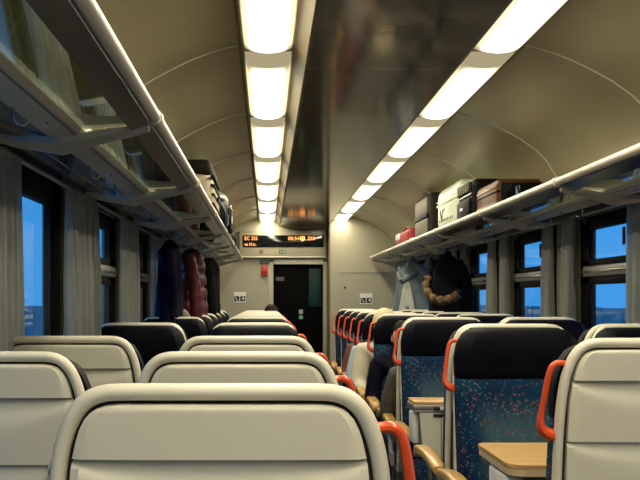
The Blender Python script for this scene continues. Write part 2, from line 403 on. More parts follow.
wn = 0
for s in (-1, 1):
    for f in WINS[s]:
        wn += 1
        n = f - WINW
        t = empty('window_%d' % wn, (s * WX, (f + n) / 2, WB), kind='structure')
        off = Vector((-s * WX, -(f + n) / 2, -WB))
        def bx(x0, x1, y0, y1, z0, z1, b=0.0):
            a, c = sorted((s * x0, s * x1)); return box(a, c, y0, y1, z0, z1, b)
        X0, X1 = WX - 0.010, WX + 0.03
        fm = bx(X0, X1, n, n + 0.10, WB, WT, 0.004); bx0 = bx(X0, X1, f - 0.15, f, WB, WT, 0.004); merge(fm, bx0)
        merge(fm, bx(X0, X1, n, f, WT - 0.105, WT, 0.004)); merge(fm, bx(X0, X1, n, f, WB, WB + 0.09, 0.004))
        fixed = s < 0 and f < 4.5
        if not fixed:
            merge(fm, bx(X0, X1, n, f, 1.505, 1.545, 0.003)); merge(fm, bx(X0, X1, n, f, 1.405, 1.45, 0.003))
        obj('frame', fm, M['black'], t, off)
        if fixed:
            obj('pane', bx(WX - 0.004, WX + 0.001, n + 0.1, f - 0.15, WB + 0.085, WT - 0.10), M['winglass'], t, off, smooth=False)
        else:
            obj('bar', bx(WX - 0.03, X1, n + 0.09, f - 0.10, 1.448, 1.508, 0.008), M['bar'], t, off)
            obj('bar_lip', bx(WX - 0.038, WX - 0.028, n + 0.09, f - 0.10, 1.470, 1.482, 0.003), M['steel'], t, off)
            obj('pane', bx(WX - 0.004, WX + 0.001, n + 0.1, f - 0.15, 1.54, WT - 0.10), M['winglass'], t, off, smooth=False)
            obj('pane', bx(WX - 0.004, WX + 0.001, n + 0.1, f - 0.15, WB + 0.085, 1.41), M['winglass'], t, off, smooth=False)
        # opening gear of the tilting upper pane
        for yy in (() if fixed else (n + 0.16, f - 0.13)):
            lt = bmesh.new(); cyl((s * (WX - 0.005), yy, WT - 0.035), (s * (WX - 0.04), yy, WT - 0.035), 0.021, 12, lt); cyl((s * (WX - 0.03), yy, WT - 0.035), (s * (WX - 0.034), yy - 0.03, WT - 0.07), 0.008, 8, lt)
            obj('latch', lt, M['frame'], t, off)
        if not fixed: obj('latch_rod', cyl((s * (WX - 0.03), n + 0.16, WT - 0.03), (s * (WX - 0.03), f - 0.13, WT - 0.03), 0.007, 8), M['frame'], t, off)
        obj('sticker', bx(WX - 0.0065, WX - 0.0042, f - 0.68, f - 0.64, 1.60, 1.69), M['ink'], t, off, smooth=False)

# glossy soffits above the windows, rails below them
for s, nm in ((-1, 'trim_1'), (1, 'trim_2')):
    o = obj(nm, prism([(s * 1.052, 1.772), (s * (WX - 0.004), 1.826), (s * (WX - 0.004), 1.836), (s * 1.052, 1.784)], Y0, 12.0), M['soffit'], smooth=False); o['kind'] = 'structure'

# end wall, door, header
ew = empty('wall_end', (0, Y1, 0), kind='structure')
eo = (0, -Y1, 0)
pl = [(-WX, 0), (-0.42, 0), (-0.42, 2.42), (-0.56, 2.42)] 
obj('left_partition', prism([(-WX, 0), (-0.44, 0), (-0.44, 2.36)] + [(-x - .006, z + .014) for x, z in PROF] + [(-WX, 1.82)], 11.98, 12.1), M['endwall'], ew, eo, smooth=False)
obj('right_partition', prism([(0.315, 0), (WX, 0), (WX, 1.82)] + [(x + .006, z + .014) for x, z in PROF[::-1]] + [(0.315, 2.36)], 11.72, 12.1), M['endwall'], ew, eo, smooth=False)
obj('partition_edge', box(0.298, 0.318, 11.715, 12.1, 0, 2.235, 0.006), M['trimcream'], ew, eo)
# service hatch on the right partition
hb = bmesh.new()
for q in ((0.44, 0.446, 1.02, 1.66), (1.18, 1.186, 1.02, 1.66), (0.44, 1.186, 1.655, 1.66), (0.44, 1.186, 1.13, 1.135)):
    box(q[0], q[1], 11.712, 11.721, q[2], q[3], bm=hb)
obj('hatch_seam', hb, M['greyplastic'], ew, eo, smooth=False)
obj('hatch_lock', cyl((0.495, 11.705, 1.47), (0.495, 11.722, 1.47), 0.014, 12), M['ink'], ew, eo)
obj('lintel', box(-0.44, 0.315, 11.98, 12.1, 1.82, 2.4), M['endwall'], ew, eo, smooth=False)
obj('back_bulkhead', box(-WX, WX, 12.66, 12.7, 0, 2.45), M['black'], ew, eo, smooth=False)
obj('rear_partition', box(-WX, WX, Y0 - 0.05, Y0, 0, 2.45), M['wall'], ew, eo, smooth=False)

d = empty('door_1', (-0.05, 12.0, 0), kind='structure'); do = (0.05, -12.0, 0)
obj('door_leaf', box(-0.36, 0.245, 12.03, 12.06, 0.02, 1.765, 0.004), M['doorblack'], d, do)
obj('door_post', box(-0.44, -0.375, 11.97, 12.08, 0, 1.80, 0.006), M['endwall'], d, do)
obj('door_post', box(0.245, 0.298, 11.95, 12.08, 0, 1.80, 0.006), M['endwall'], d, do)
obj('door_head', box(-0.375, 0.245, 11.96, 12.08, 1.765, 1.82, 0.006), M['tube'], d, do)
M['greenglass'] = mat('dark_green_glass', (0.008, 0.028, 0.028), 0.4, spec=0.15, var=0.4, vscale=5)
obj('door_pane', box(0.06, 0.225, 12.022, 12.032, 1.24, 1.72, 0.02), M['greenglass'], d, do)
M['notice'] = mat('dim_notice_paper', (0.07, 0.07, 0.06), 0.6, var=0.2)
obj('notice', box(-0.345, -0.24, 12.024, 12.031, 1.56, 1.61), M['notice'], d, do, smooth=False)
st = obj('button_plate', box(-0.055, -0.005, 12.02, 12.031, 1.145, 1.20), M['greyplastic'], d, do, smooth=False)
M['green'] = mat('green_button', (0.08, 0.42, 0.24), 0.4, var=0.05)
obj('green_button', cyl((-0.03, 12.018, 1.105), (-0.03, 12.032, 1.105), 0.026, 16), M['green'], d, do)

# information display above the door
disp = empty('information_display', (-0.26, 11.9, 1.85), label='black passenger display with amber letters in a cream header over the door', cat='display')
dO = Vector((0.26, -11.9, -1.85))
obj('housing', box(-0.80, 0.285, 11.90, 11.978, 1.845, 2.185, 0.012), M['endwall'], disp, dO)
obj('lower_edge', box(-0.80, 0.285, 11.893, 11.90, 1.845, 1.862, 0.003), M['tube'], disp, dO)
obj('screen', box(-0.755, 0.248, 11.890, 11.901, 1.975, 2.122, 0.003), M['blackgloss'], disp, dO)
def dtext(b, size, x, z, sx=1.0):
    text('lettering', b, size, M['led'], disp, Vector((x, 11.888, z)) + dO, sx=sx)
dtext('EC 355', 0.062, -0.735, 2.062, 0.9); dtext('va hl.n.', 0.058, -0.735, 1.992, 0.9)
dtext('08:54', 0.062, -0.195, 2.062, 1.05); dtext('258', 0.062, 0.045, 2.062, 1.05)
ic = bmesh.new(); box(-0.045, 0.015, 11.8875, 11.889, 2.064, 2.108, 0.0, bm=ic); box(-0.03, 0.0, 11.8875, 11.889, 2.05, 2.066, bm=ic)
obj('coach_icon', ic, M['led'], disp, dO, smooth=False)
iw = bmesh.new()
for x in (-0.036, -0.012): box(x, x + 0.016, 11.886, 11.8876, 2.084, 2.098, bm=iw)
obj('coach_icon_window', iw, M['ink'], disp, dO, smooth=False)
def ring(cx, cz, r0, r1, y):
    bm = bmesh.new(); n = 20
    A = [bm.verts.new((cx + r0 * math.cos(2 * PI * k / n), y, cz + r0 * math.sin(2 * PI * k / n))) for k in range(n)]
    B = [bm.verts.new((cx + r1 * math.cos(2 * PI * k / n), y, cz + r1 * math.sin(2 * PI * k / n))) for k in range(n)]
    for k in range(n): bm.faces.new((A[k], A[(k + 1) % n], B[(k + 1) % n], B[k]))
    return bm
obj('prohibition_ring', ring(-0.53, 1.917, 0.017, 0.028, 11.8985), mat('dark_red_ink', (0.22, 0.02, 0.02), 0.5, var=.05), disp, dO)
obj('prohibition_mark', box(-0.535, -0.525, 11.8975, 11.8995, 1.905, 1.929), M['ink'], disp, dO, smooth=False)
gm = mat('green_ink', (0.05, 0.16, 0.05), 0.5, var=.05)
def frame_box(x0, x1, z0, z1, t, y):
    bm = bmesh.new()
    for q in ((x0, x1, z0, z0 + t), (x0, x1, z1 - t, z1), (x0, x0 + t, z0, z1), (x1 - t, x1, z0, z1)): box(q[0], q[1], y, y + 0.002, q[2], q[3], bm=bm)
    return bm
obj('pictogram', frame_box(-0.305, -0.258, 1.893, 1.941, 0.010, 11.8975), gm, disp, dO, smooth=False)
obj('pictogram', frame_box(-0.24, -0.212, 1.893, 1.938, 0.005, 11.8975), gm, disp, dO, smooth=False)

# alarm box and small seat-zone signs
al = empty('alarm_box', (-0.455, 11.97, 1.6), label='small red alarm box on the left end wall beside the door', cat='alarm')
obj('box_body', box(-0.040, 0.040, -0.03, 0.009, 0.01, 0.145, 0.006), M['red'], al)
obj('pull_handle', box(-0.02, 0.02, -0.038, -0.029, 0.06, 0.075, 0.003), mat('dark_red', (0.2, 0.01, 0.01), 0.4, var=.05), al)
obj('bracket', box(-0.06, 0.06, -0.012, 0.009, 0.165, 0.21, 0.004), M['frame'], al)
al.location = (-0.487, 11.97, 1.605)
def zone_sign(x, y, z, label):
    t = empty('pictogram_sign', (x, y, z), label=label, cat='sign', group='white pictogram signs of the end wall')
    obj('plate', box(-0.075, 0.075, -0.004, 0.0, -0.065, 0.065, 0.001), M['white'], t, smooth=False)
    for sx in (-0.036, 0.036):
        obj('black_field', box(sx - 0.031, sx + 0.031, -0.0055, -0.0035, -0.052, 0.012), M['ink'], t, smooth=False)
    k = bmesh.new(); prism([(-0.056, 0.004), (-0.048, 0.004), (-0.040, -0.02), (-0.02, -0.036), (-0.026, -0.042), (-0.046, -0.028)], -0.0070, -0.0052, k)
    obj('white_mark', k, M['white'], t, smooth=False)
    k = bmesh.new(); prism([(0.044, 0.002), (0.052, 0.002), (0.052, -0.04), (0.044, -0.04), (0.044, -0.028), (0.024, -0.02)], -0.0070, -0.0052, k)
    obj('white_mark', k, M['white'], t, smooth=False)
zone_sign(-0.795, 11.978, 1.355, 'white sign with two black pictograms on the wall left of the door')
zone_sign(0.755, 11.718, 1.335, 'white sign with two black pictograms on the hatch right of the door')

# outdoors
g = obj('ground', box(-90, 90, -60, 120, -1.4, -1.3), mat('pale_trackside_ground', (0.42, 0.45, 0.48), 0.9, var=0.3, vscale=0.3), smooth=False); g['kind'] = 'structure'
M['cladding'] = mat('weathered_concrete', (0.30, 0.33, 0.36), 0.8, var=0.25, vscale=0.8)
for s, nm in ((-1, 'wall_outside_left'), (1, 'wall_outside_right')):
    r = empty(nm, (s * 13, 24, -1.3), kind='structure')
    dm = mesh_of(box(-0.1, 0.1, -1.46, 1.46, 0, 2.3, 0.03), 'concrete_panel', M['cladding'])
    dp = mesh_of(box(-0.18, 0.18, -0.06, 0.06, 0, 2.32, 0.02), 'wall_post', M['cladding'])
    for k in range(20):
        put('concrete_panel', dm, r, (0, -14 + k * 3.06, 0)); put('wall_post', dp, r, (0, -15.53 + k * 3.06, 0))

# ------------------------------------------------------------------ luggage racks
BR = [4.17 + 1.48 * k for k in range(-4, 6)]
RE = 11.62
def rack(s, label):
    t = empty('luggage_rack', (s * 0.98, 4.5, 1.80), label=label, cat='rack', group='overhead luggage racks')
    off = Vector((-s * 0.98, -4.5, -1.80))
    P = lambda pts: [(s * x, z) for x, z in pts]
    obj('front_plate', prism(P([(0.772, 1.834), (0.778, 1.808), (0.834, 1.790), (0.840, 1.800), (0.836, 1.812), (0.790, 1.836)]), Y0, RE), M['railplate'], t, off, smooth=False)
    ys = [Y0] + BR + [RE]
    for a, b in zip(ys, ys[1:]):
        obj('rail_tube', cyl((s * 0.768, a + 0.002, 1.832), (s * 0.768, b - 0.002, 1.832), 0.0175, 16), M['tube'], t, off)
        # sheet of glass between two brackets
        obj('glass_shelf', prism(P([(0.834, 1.806), (0.970, 1.792), (0.970, 1.800), (0.834, 1.814)]), a + 0.03, b - 0.03), M['shelfglass'], t, off, smooth=False)
    obj('rail_cap', sphere((s * 0.768, RE, 1.832), (0.0185, 0.012, 0.0185)), M['tube'], t, off)
    obj('rear_beam', prism(P([(0.962, 1.790), (0.972, 1.778), (1.045, 1.764), (1.056, 1.770), (1.056, 1.80), (0.985, 1.822), (0.962, 1.812)]), Y0, RE), M['rackmetal'], t, off, smooth=False)
    obj('beam_slot', prism(P([(0.978, 1.7775), (0.984, 1.7745), (0.990, 1.7755), (0.984, 1.7785)]), Y0, RE), M['frame'], t, off, smooth=False)
    for y in BR:
        k = tube([(s * 0.768, y - 0.016, 1.832), (s * 0.768, y + 0.016, 1.832)], 0.022, 16)
        obj('collar', k, M['tube'], t, off)
        rings = []
        for x, zt, zb, hw in ((0.785, 1.820, 1.792, 0.022), (0.83, 1.802, 1.778, 0.030), (0.90, 1.792, 1.764, 0.028), (0.97, 1.782, 1.742, 0.036), (1.03, 1.772, 1.728, 0.062), (1.06, 1.772, 1.733, 0.05), (1.16, 1.776, 1.748, 0.026), (1.24, 1.790, 1.770, 0.022)):
            x *= s
            rings.append([(x, y - hw, zt), (x, y + hw, zt), (x, y + hw * 0.9, zt - (zt - zb) * 0.5), (x, y + hw * 0.3, zb), (x, y - hw * 0.3, zb), (x, y - hw * 0.9, zt - (zt - zb) * 0.5)])
        obj('bracket', loft(rings), M['rackmetal'], t, off, angle=0.5)
        for dy in (0.25, 0.74, 1.23):
            yy = y + dy
            if yy > RE - 0.1: continue
            sc = sphere((s * 1.018, yy, 1.7675), (0.011, 0.011, 0.005), u=10, v=6)
            obj('screw', sc, M['steel'], t, off)
        for dy in (0.48, 1.0):
            yy = y + dy
            if yy > RE - 0.1: continue
            hp = smooth_path([(s * 1.04, yy, 1.766), (s * 1.038, yy, 1.745), (s * 1.03, yy, 1.728), (s * 1.015, yy, 1.722), (s * 1.005, yy, 1.732)], 3)
            obj('coat_hook', tube(hp, 0.004, 8), M['steel'], t, off)
    return t
rack(-1, 'glass and metal luggage rack along the left wall')
rack(1, 'glass and metal luggage rack along the right wall').location.x += 0.035
for s, sd in ((-1, 'left'), (1, 'right')):
    tag(obj('curtain_rail', cyl((s * 1.292, Y0, 1.792), (s * 1.292, 11.9, 1.792), 0.008, 10), M['rackmetal']), 'thin grey curtain rail above the windows of the %s wall' % sd, 'curtain rail')

# ------------------------------------------------------------------ curtains
def curtain_mesh(L, folds, amp, seed):
    rnd = random.Random(seed); nx = max(24, folds * 9); nz = 16; H = 1.20
    ph = [rnd.uniform(-0.5, 0.5) for _ in range(4)]
    rows = []
    for j in range(nz + 1):
        v = j / nz; z = -H * v; row = []
        for i in range(nx + 1):
            u = i / nx
            a = 2 * PI * folds * (u + 0.018 * math.sin(5 * v + ph[0] * 6 + 7 * u))
            A = amp * (0.55 + 0.45 * min(1, v * 3)) * (0.75 + 0.25 * math.sin(3.1 * u * PI + ph[1] * 5))
            off = A * math.sin(a) + 0.25 * A * math.sin(2.3 * a + ph[2] * 5)
            y = (u - 0.5) * L * (1 - 0.10 * math.sin(PI * min(1, v * 1.1))) + 0.3 * amp * math.cos(a)
            row.append((off, y, z))
        rows.append(row)
    bm = loft(rows, cap=False, closed=False)
    r = bmesh.ops.solidify(bm, geom=bm.faces[:], thickness=0.002)
    return mesh_of(bm, 'curtain', M['curtain'], angle=3.0)
ORD = ['first', 'second', 'third', 'fourth', 'fifth', 'sixth', 'seventh', 'eighth', 'ninth', 'tenth', 'eleventh', 'twelfth']
for s, sd in ((-1, 'left'), (1, 'right')):
    k = 0
    for f in WINS[s]:
        if f < 2.0: continue
        n = f - WINW
        if s < 0: spans = [(n - 0.13, n + (0.13 if f < 4.5 else 0.07), 4, 'near'), (f - 0.16, f + 0.42, 7, 'far')]
        else: spans = [(n - 0.10, n + 0.06, 3, 'near'), (f - 0.02, f + 0.15, 3, 'far')]
        if s > 0 and abs(f - 5.5) < 0.01: spans[0] = (n - 0.06, n + 0.12, 3, 'near')
        for a, b, fo, wh in spans:
            if b > 11.7: continue
            t = empty('curtain', (s * 1.285, (a + b) / 2, 1.785), label='grey pleated curtain on the %s edge of the %s %s-hand window' % (wh, ORD[k], sd), cat='curtain', group='grey curtains of the %s windows' % sd)
            me = curtain_mesh(b - a, fo, 0.028, int(a * 1000) + (7 if s < 0 else 3))
            put('cloth', me, t)
            for q in range(fo):
                yy = -(b - a) / 2 + (q + 0.5) * (b - a) / fo
                kb = tube([(0.011 * math.cos(x * PI / 5), yy, 0.007 + 0.011 * math.sin(x * PI / 5)) for x in range(11)], 0.0022, 5)
                obj('ring', kb, M['bar'], t)
        k += 1

# ------------------------------------------------------------------ seats
TOP = 1.205
TAN = 0.13
def yb(z): return (TOP - z) * TAN
HW = [(0, .150), (.003, .165), (.010, .180), (.021, .194), (.04, .210), (.06, .221), (.085, .231), (.134, .240), (.20, .245), (.45, .245), (.80, .235)]
HP = [(.029, .140), (.031, .158), (.036, .171), (.044, .182), (.058, .191), (.08, .198), (.11, .205), (.16, .211), (.25, .213), (.45, .213), (.78, .205)]

def seat_meshes():
    R = {}
    # rim: a fat tube following the outline
    ctl = [(.223, .80), (.231, .60), (.233, .40), (.233, .25), (.229, .16), (.222, .105), (.212, .068), (.199, .041), (.181, .0225), (.158, .0138), (.128, .0122), (.07, .0120)]
    pts = [(-x, yb(TOP - q) + 0.016, TOP - q) for x, q in ctl] + [(x, yb(TOP - q) + 0.016, TOP - q) for x, q in ctl[::-1]]
    path = smooth_path(pts, 3)
    R['shell_rim'] = mesh_of(tube(path, 0.0120, 12, flat=1.45), 'shell_rim', M['shell'], angle=1.2)
    # dark carrier between rim and panel
    rings = []
    for q in (.014, .018, .025, .04, .06, .09, .134, .25, .45, .80):
        h = interp(HW, q) - 0.012; z = TOP - q; y = yb(z)
        rings.append([(-h, y + .022, z), (h, y + .022, z), (h, y + .034, z), (-h, y + .034, z)])
    R['carrier'] = mesh_of(loft(rings), 'carrier', M['groove'], smooth=False)
    # back panel with two pressed steps
    zs = [.029, .0296, .031, .033, .036, .041, .05, .065, .08, .095, .102, .1045, .106, .108, .112, .118, .125, .134, .145, .158, .172, .19, .215, .24, .252, .256, .2575, .2605, .265, .272, .282, .295, .31, .34, .38, .45, .55, .65, .78]
    nu = 24; rows = []
    def step(q, q0, depth, ln, u):
        r = 0.010 + ln * (1 - u * u)
        if q < q0: return 0.0
        t = (q - q0) / r
        if t >= 1: return 0.0
        return depth * (1 - t) ** 1.3 * (min(1, (q - q0) / 0.0014))
    for q in zs:
        h = interp(HP, q); row = []
        for i in range(nu + 1):
            u = -1 + 2 * i / nu; uu = math.copysign(abs(u) ** 0.72, u)
            e = max(0, (abs(uu) - 0.94) / 0.06); te = max(0, (0.036 - q) / 0.007)
            y = -0.004 + 0.008 * (e ** 2) + 0.007 * te ** 2 - 0.004 * (1 - uu * uu)
            y += step(q, .1045, 0.026, 0.060, uu) + step(q, .2575, 0.020, 0.045, uu)
            z = TOP - q; row.append((uu * h, yb(z) + y, z))
        rows.append(row)
    bm = loft(rows, cap=False, closed=False)
    bm2 = bmesh.ops.extrude_edge_only(bm, edges=[e for e in bm.edges if e.is_boundary])
    for v in [v for v in bm2['geom'] if isinstance(v, bmesh.types.BMVert)]: v.co.y += 0.02
    R['back_panel'] = mesh_of(bm, 'back_panel', M['panel'], angle=0.6)
    # upholstery
    def ring(q, hw, y0, dep, bol, hollow):
        z = TOP - q; base = yb(z) + y0; n = 12; out = []
        out.append((-hw, base, z)); 
        for i in range(n + 1):
            u = -1 + 2 * i / n
            edge = 1 - max(0, (abs(u) - 0.86) / 0.14) ** 2 * 0.55
            f = dep * edge + bol * math.exp(-((abs(u) - 0.78) / 0.16) ** 2) - hollow * (1 - u * u)
            out.append((u * hw, base + f, z))
        out.append((hw, base, z)); return out
    H = [(.013, .135, .03, 0.0), (.016, .165, .06, 0.0), (.022, .188, .085, .002), (.034, .207, .102, .004), (.058, .223, .110, .006), (.09, .235, .112, .008), (.13, .243, .110, .010), (.17, .242, .098, .010), (.195, .242, .094, .010), (.203, .240, .086, .008)]
    R['headrest'] = mesh_of(loft([ring(q, h, .034, d_, b_, 0.004) for q, h, d_, b_ in H]), 'headrest', M['leather'], angle=0.9)
    B = [(.198, .237, .080, .008, 0), (.206, .241, .088, .010, .002), (.25, .242, .090, .014, .004), (.32, .242, .092, .020, .006), (.40, .242, .100, .022, .002), (.48, .241, .108, .022, -.004), (.56, .240, .110, .020, -.006), (.66, .238, .108, .016, -.002), (.75, .235, .10, .010, 0), (.80, .232, .085, .004, 0)]
    R['backrest'] = mesh_of(loft([ring(q, h, .034, d_, b_, ho) for q, h, d_, b_, ho in B]), 'backrest', M['fabric'], angle=0.9)
    rings = []
    for z, ins in ((.355, .03), (.36, .012), (.375, 0), (.44, 0), (.462, .008), (.472, .03), (.475, .08)):
        rings.append([(x, y, z) for x, y in rrect(.238 - ins * 0.8, .12 + ins * .3, .585 - ins, .05, 5)])
    R['seat_cushion'] = mesh_of(loft(rings), 'seat_cushion', M['fabric'], angle=0.9)
    bm = bmesh.new(); box(-.20, .20, .16, .52, .29, .36, .012, bm=bm); box(-.19, -.14, .20, .48, .0, .30, .01, bm=bm); box(.14, .19, .20, .48, .0, .30, .01, bm=bm); box(-.19, .19, .2, .48, 0, .02, bm=bm)
    R['base_frame'] = mesh_of(bm, 'base_frame', M['frame'])
    for s in (-1, 1):
        pts = [(.206, 1.146), (.232, 1.151), (.248, 1.146), (.259, 1.125), (.270, 1.06), (.277, 1.01), (.272, .986), (.256, .972), (.238, .968), (.226, .972)]
        pp = smooth_path([(s * x, yb(z) + .028, z - .009) for x, z in pts], 4)
        n = len(pp); rr = [0.0080 + 0.0080 * max(0, min(1, (i / n - 0.50) / 0.25)) for i in range(n)]
        R['handle', s] = mesh_of(tube(pp, rr, 10, flat=1.3), 'handle', M['orange'])
        rings = []
        for y, zt, th, hw in ((.02, .640, .030, .022), (.04, .650, .036, .028), (.18, .666, .038, .030), (.28, .670, .038, .031), (.40, .667, .040, .032), (.47, .660, .048, .032), (.505, .650, .050, .028), (.52, .635, .034, .022), (.523, .628, .022, .016)):
            rings.append([(s * .280 + x, y, zt - th / 2 + z) for x, z in rrect(hw, -th / 2, th / 2, min(.012, th * .4), 4)])
        R['armrest', s] = mesh_of(loft(rings), 'armrest', M['armwood'], angle=0.9)
        bm = prism([(.10, .45), (.16, .45), (.26, .63), (.44, .63), (.46, .618), (.27, .60), (.17, .40), (.10, .38)], s * .252, s * .272, axis='x')
        R['arm_bracket', s] = mesh_of(bm, 'arm_bracket', M['greyplastic'], smooth=False)
    R['coat_knob'] = mesh_of(tube(smooth_path([(0.16, yb(.93) - .008, .955), (0.16, yb(.93) - .030, .950), (0.16, yb(.93) - .034, .935), (0.16, yb(.93) - .010, .928)], 4), .006, 8), 'coat_knob', M['greyplastic'])
    return R
SM = seat_meshes()
def seat(x, D, away, label, group, aisle, handle):
    rz = 0 if away else PI
    t = empty('passenger_seat', (x, D, 0), rz, label, 'seat', group)
    toward = -1 if x > 0 else 1                 # world direction of the aisle
    s = toward if away else -toward
    P_ = {nm: put(nm, SM[nm], t) for nm in ('shell_rim', 'carrier', 'back_panel', 'headrest', 'backrest', 'seat_cushion', 'base_frame')}
    if away: put('coat_knob', SM['coat_knob'], P_['back_panel'])
    if aisle and handle: put('handle', SM['handle', s], t)
    t.scale = (1, 1, 1.017 if x > 0 else 1)
    if aisle or x < 0: ar = put('armrest', SM['armrest', s], t); put('arm_bracket', SM['arm_bracket', s], ar)
    return t
XL, XLW, XR, XRW = -0.521, -1.098, 0.515, 1.045
LEFT = [(1.31, 1), (2.14, 1), (3.07, 1), (4.85, 0), (4.885, 1), (6.60, 0), (7.48, 0), (8.26, 0), (9.04, 0), (9.82, 0), (10.60, 0)]
RIGHT = [(2.38, 1), (3.80, 0), (3.835, 1), (5.28, 0), (5.315, 1), (6.62, 0), (7.42, 0), (8.10, 0), (8.76, 0), (9.46, 0), (10.30, 0)]
SEATS = {}
for side, rows, xa, xw in (('left', LEFT, XL, XLW), ('right', RIGHT, XR, XRW)):
    for i, (D, away) in enumerate(rows):
        for aisle, x in ((1, xa), (0, xw)):
            look = 'cream-shelled seat with its back to us' if away else 'dark seat with confetti fabric facing us'
            where = '%s-side %s seat' % (side, 'aisle' if aisle else 'window')
            lab = '%s, %s of row %s from the camera' % (look, where, ['one', 'two', 'three', 'four', 'five', 'six', 'seven', 'eight', 'nine', 'ten', 'eleven'][i])
            SEATS[side, i, aisle] = seat(x, D, away, lab, 'passenger seats on the %s of the aisle' % side, aisle, not (away and D > 3.5))

# ------------------------------------------------------------------ folding tables on the right
def open_table():
    t = empty('folding_table', (0.79, 3.16, 0.0), label='unfolded beech table between the two nearest facing seats on the right', cat='table')
    poly = []
    x0, x1, y0, y1, r = -0.505, 0.53, -0.23, 0.24, 0.060
    for cx, cy, a0 in ((x0 + r, y0 + r, PI), ):
        for k in range(8): a = a0 + PI / 2 * k / 7; poly.append((cx + r * math.cos(a), cy + r * math.sin(a)))
    poly += [(x1, y0), (x1, y1)]
    for k in range(6): a = PI / 2 + PI / 2 * k / 5; poly.append((x0 + 0.04 + 0.04 * math.cos(a), y1 - 0.04 + 0.04 * math.sin(a)))
    obj('top', prism(poly, 0.805, 0.815, axis='z'), M['wood'], t, smooth=False)
    inner = [(x * 0.995, y * 0.995) for x, y in poly]
    obj('edge_band', prism(inner, 0.780, 0.805, axis='z'), wood_mat('pale_edge_band', (0.60, 0.45, 0.26), (0.68, 0.53, 0.32), (1, 1, 14)), t, smooth=False)
    obj('support_box', box(-0.46, 0.52, -0.05, 0.09, 0.56, 0.78, 0.02), M['greyplastic'], t)
    obj('hinge_arm', box(-0.50, -0.44, -0.17, 0.08, 0.66, 0.78, 0.02), M['white'], t)
    obj('leg', box(-0.40, -0.30, -0.03, 0.07, 0.0, 0.57, 0.012), M['frame'], t)
open_table()
def folded_table():
    t = empty('folding_table', (0.79, 4.66, 0.0), label='folded table with beech top and beige hanging leaf in the second right bay', cat='table')
    obj('top', box(-0.545, 0.52, -0.10, 0.10, 0.822, 0.838, 0.003), M['wood'], t)
    obj('edge_band', box(-0.550, 0.52, -0.104, 0.104, 0.800, 0.822, 0.004), M['bar'], t)
    obj('lower_top', box(-0.545, 0.52, -0.10, 0.10, 0.786, 0.799, 0.003), M['greyplastic'], t)
    pl = [(-0.520, 0.784), (0.52, 0.784), (0.52, 0.56), (-0.40, 0.56), (-0.47, 0.585), (-0.505, 0.62)]
    obj('hanging_leaf', prism(pl, -0.098, -0.078), M['panel'], t, smooth=False)
    obj('hanging_leaf', prism(pl, 0.078, 0.098), M['panel'], t, smooth=False)
    obj('leaf_seam', box(-0.419, -0.415, -0.0995, -0.097, 0.56, 0.80), M['frame'], t, smooth=False)
    obj('side_hinge', box(-0.548, -0.515, -0.06, 0.06, 0.63, 0.785, 0.012), M['white'], t)
    lb = obj('latch', box(-0.455, -0.375, -0.112, -0.102, 0.798, 0.812, 0.002), M['ink'], t)
    obj('latch_button', box(-0.425, -0.405, -0.116, -0.110, 0.796, 0.814, 0.002), M['white'], lb)
    obj('latch', box(-0.455, -0.375, -0.106, -0.099, 0.766, 0.778, 0.002), M['ink'], t)
    obj('spine', box(-0.46, 0.52, -0.04, 0.04, 0.40, 0.786, 0.01), M['greyplastic'], t)
    obj('leg', box(-0.40, -0.30, -0.04, 0.04, 0.0, 0.41, 0.012), M['frame'], t)
folded_table()

# ------------------------------------------------------------------ luggage
def rounded_box(hx, hy, h, r, ribs=0, ribd=0.006, taper=0.0):
    """upright rounded case, base at z=0, ribs run around its middle"""
    rings = []; zs = []
    n = 6
    for k in range(n + 1): a = PI / 2 * k / n; zs.append((r - r * math.cos(a), r - r * math.sin(a)))
    prof = [(z, ins) for z, ins in zs]
    m = 24
    for k in range(1, m): prof.append((r + (h - 2 * r) * k / m, 0))
    prof += [(h - z, ins) for z, ins in zs[::-1]]
    for z, ins in prof:
        q = 0
        if ribs and ins == 0:
            q = ribd * (0.5 + 0.5 * math.cos(2 * PI * ribs * (z / h)))
        tp = 1 - taper * z / h
        rings.append([(x, y, z) for x, y in rrect((hx - ins - q) * tp, -(hy - ins - q), hy - ins - q, max(0.006, min(r, hx, hy) * 0.9 - ins * 0.5), 5)])
    return loft(rings)
def case_handle(x0, x1, z, hgt, r=0.008, axis='x', y=0):
    pts = [(x0, 0, z), (x0, 0, z + hgt * .8), (x0 + .02, 0, z + hgt), (x1 - .02, 0, z + hgt), (x1, 0, z + hgt * .8), (x1, 0, z)]
    if axis == 'y': pts = [(y, a, c) for a, b, c in pts]
    return tube(smooth_path(pts, 4), r, 8, up=Vector((1, 0, 0)) if axis == 'y' else Vector((0, 1, 0)))
RZ = 1.815                       # top of the glass shelf
M['char'] = mat('charcoal_nylon', (0.018, 0.017, 0.013), 0.65, spec=0.15, var=0.2, vscale=30)
M['olive'] = mat('olive_grey_nylon', (0.15, 0.135, 0.09), 0.55, var=0.15, vscale=25)
M['blk'] = mat('black_nylon', (0.003, 0.003, 0.0035), 0.55, spec=0.12, var=0.2, vscale=30, bump=0.1)
M['mint'] = mat('mint_polycarbonate', (0.60, 0.68, 0.50), 0.32, var=0.02)
M['brown'] = mat('brown_leather', (0.085, 0.030, 0.008), 0.42, spec=0.25, var=0.25, vscale=20, bump=0.1)
M['bagred'] = mat('red_nylon', (0.30, 0.015, 0.018), 0.55, var=0.2, vscale=20, bump=0.1)
M['beige'] = mat('khaki_canvas', (0.36, 0.31, 0.20), 0.75, var=0.15, vscale=25, bump=0.2)
M['blue'] = mat('pale_blue_tag', (0.20, 0.34, 0.52), 0.5, var=0.1)

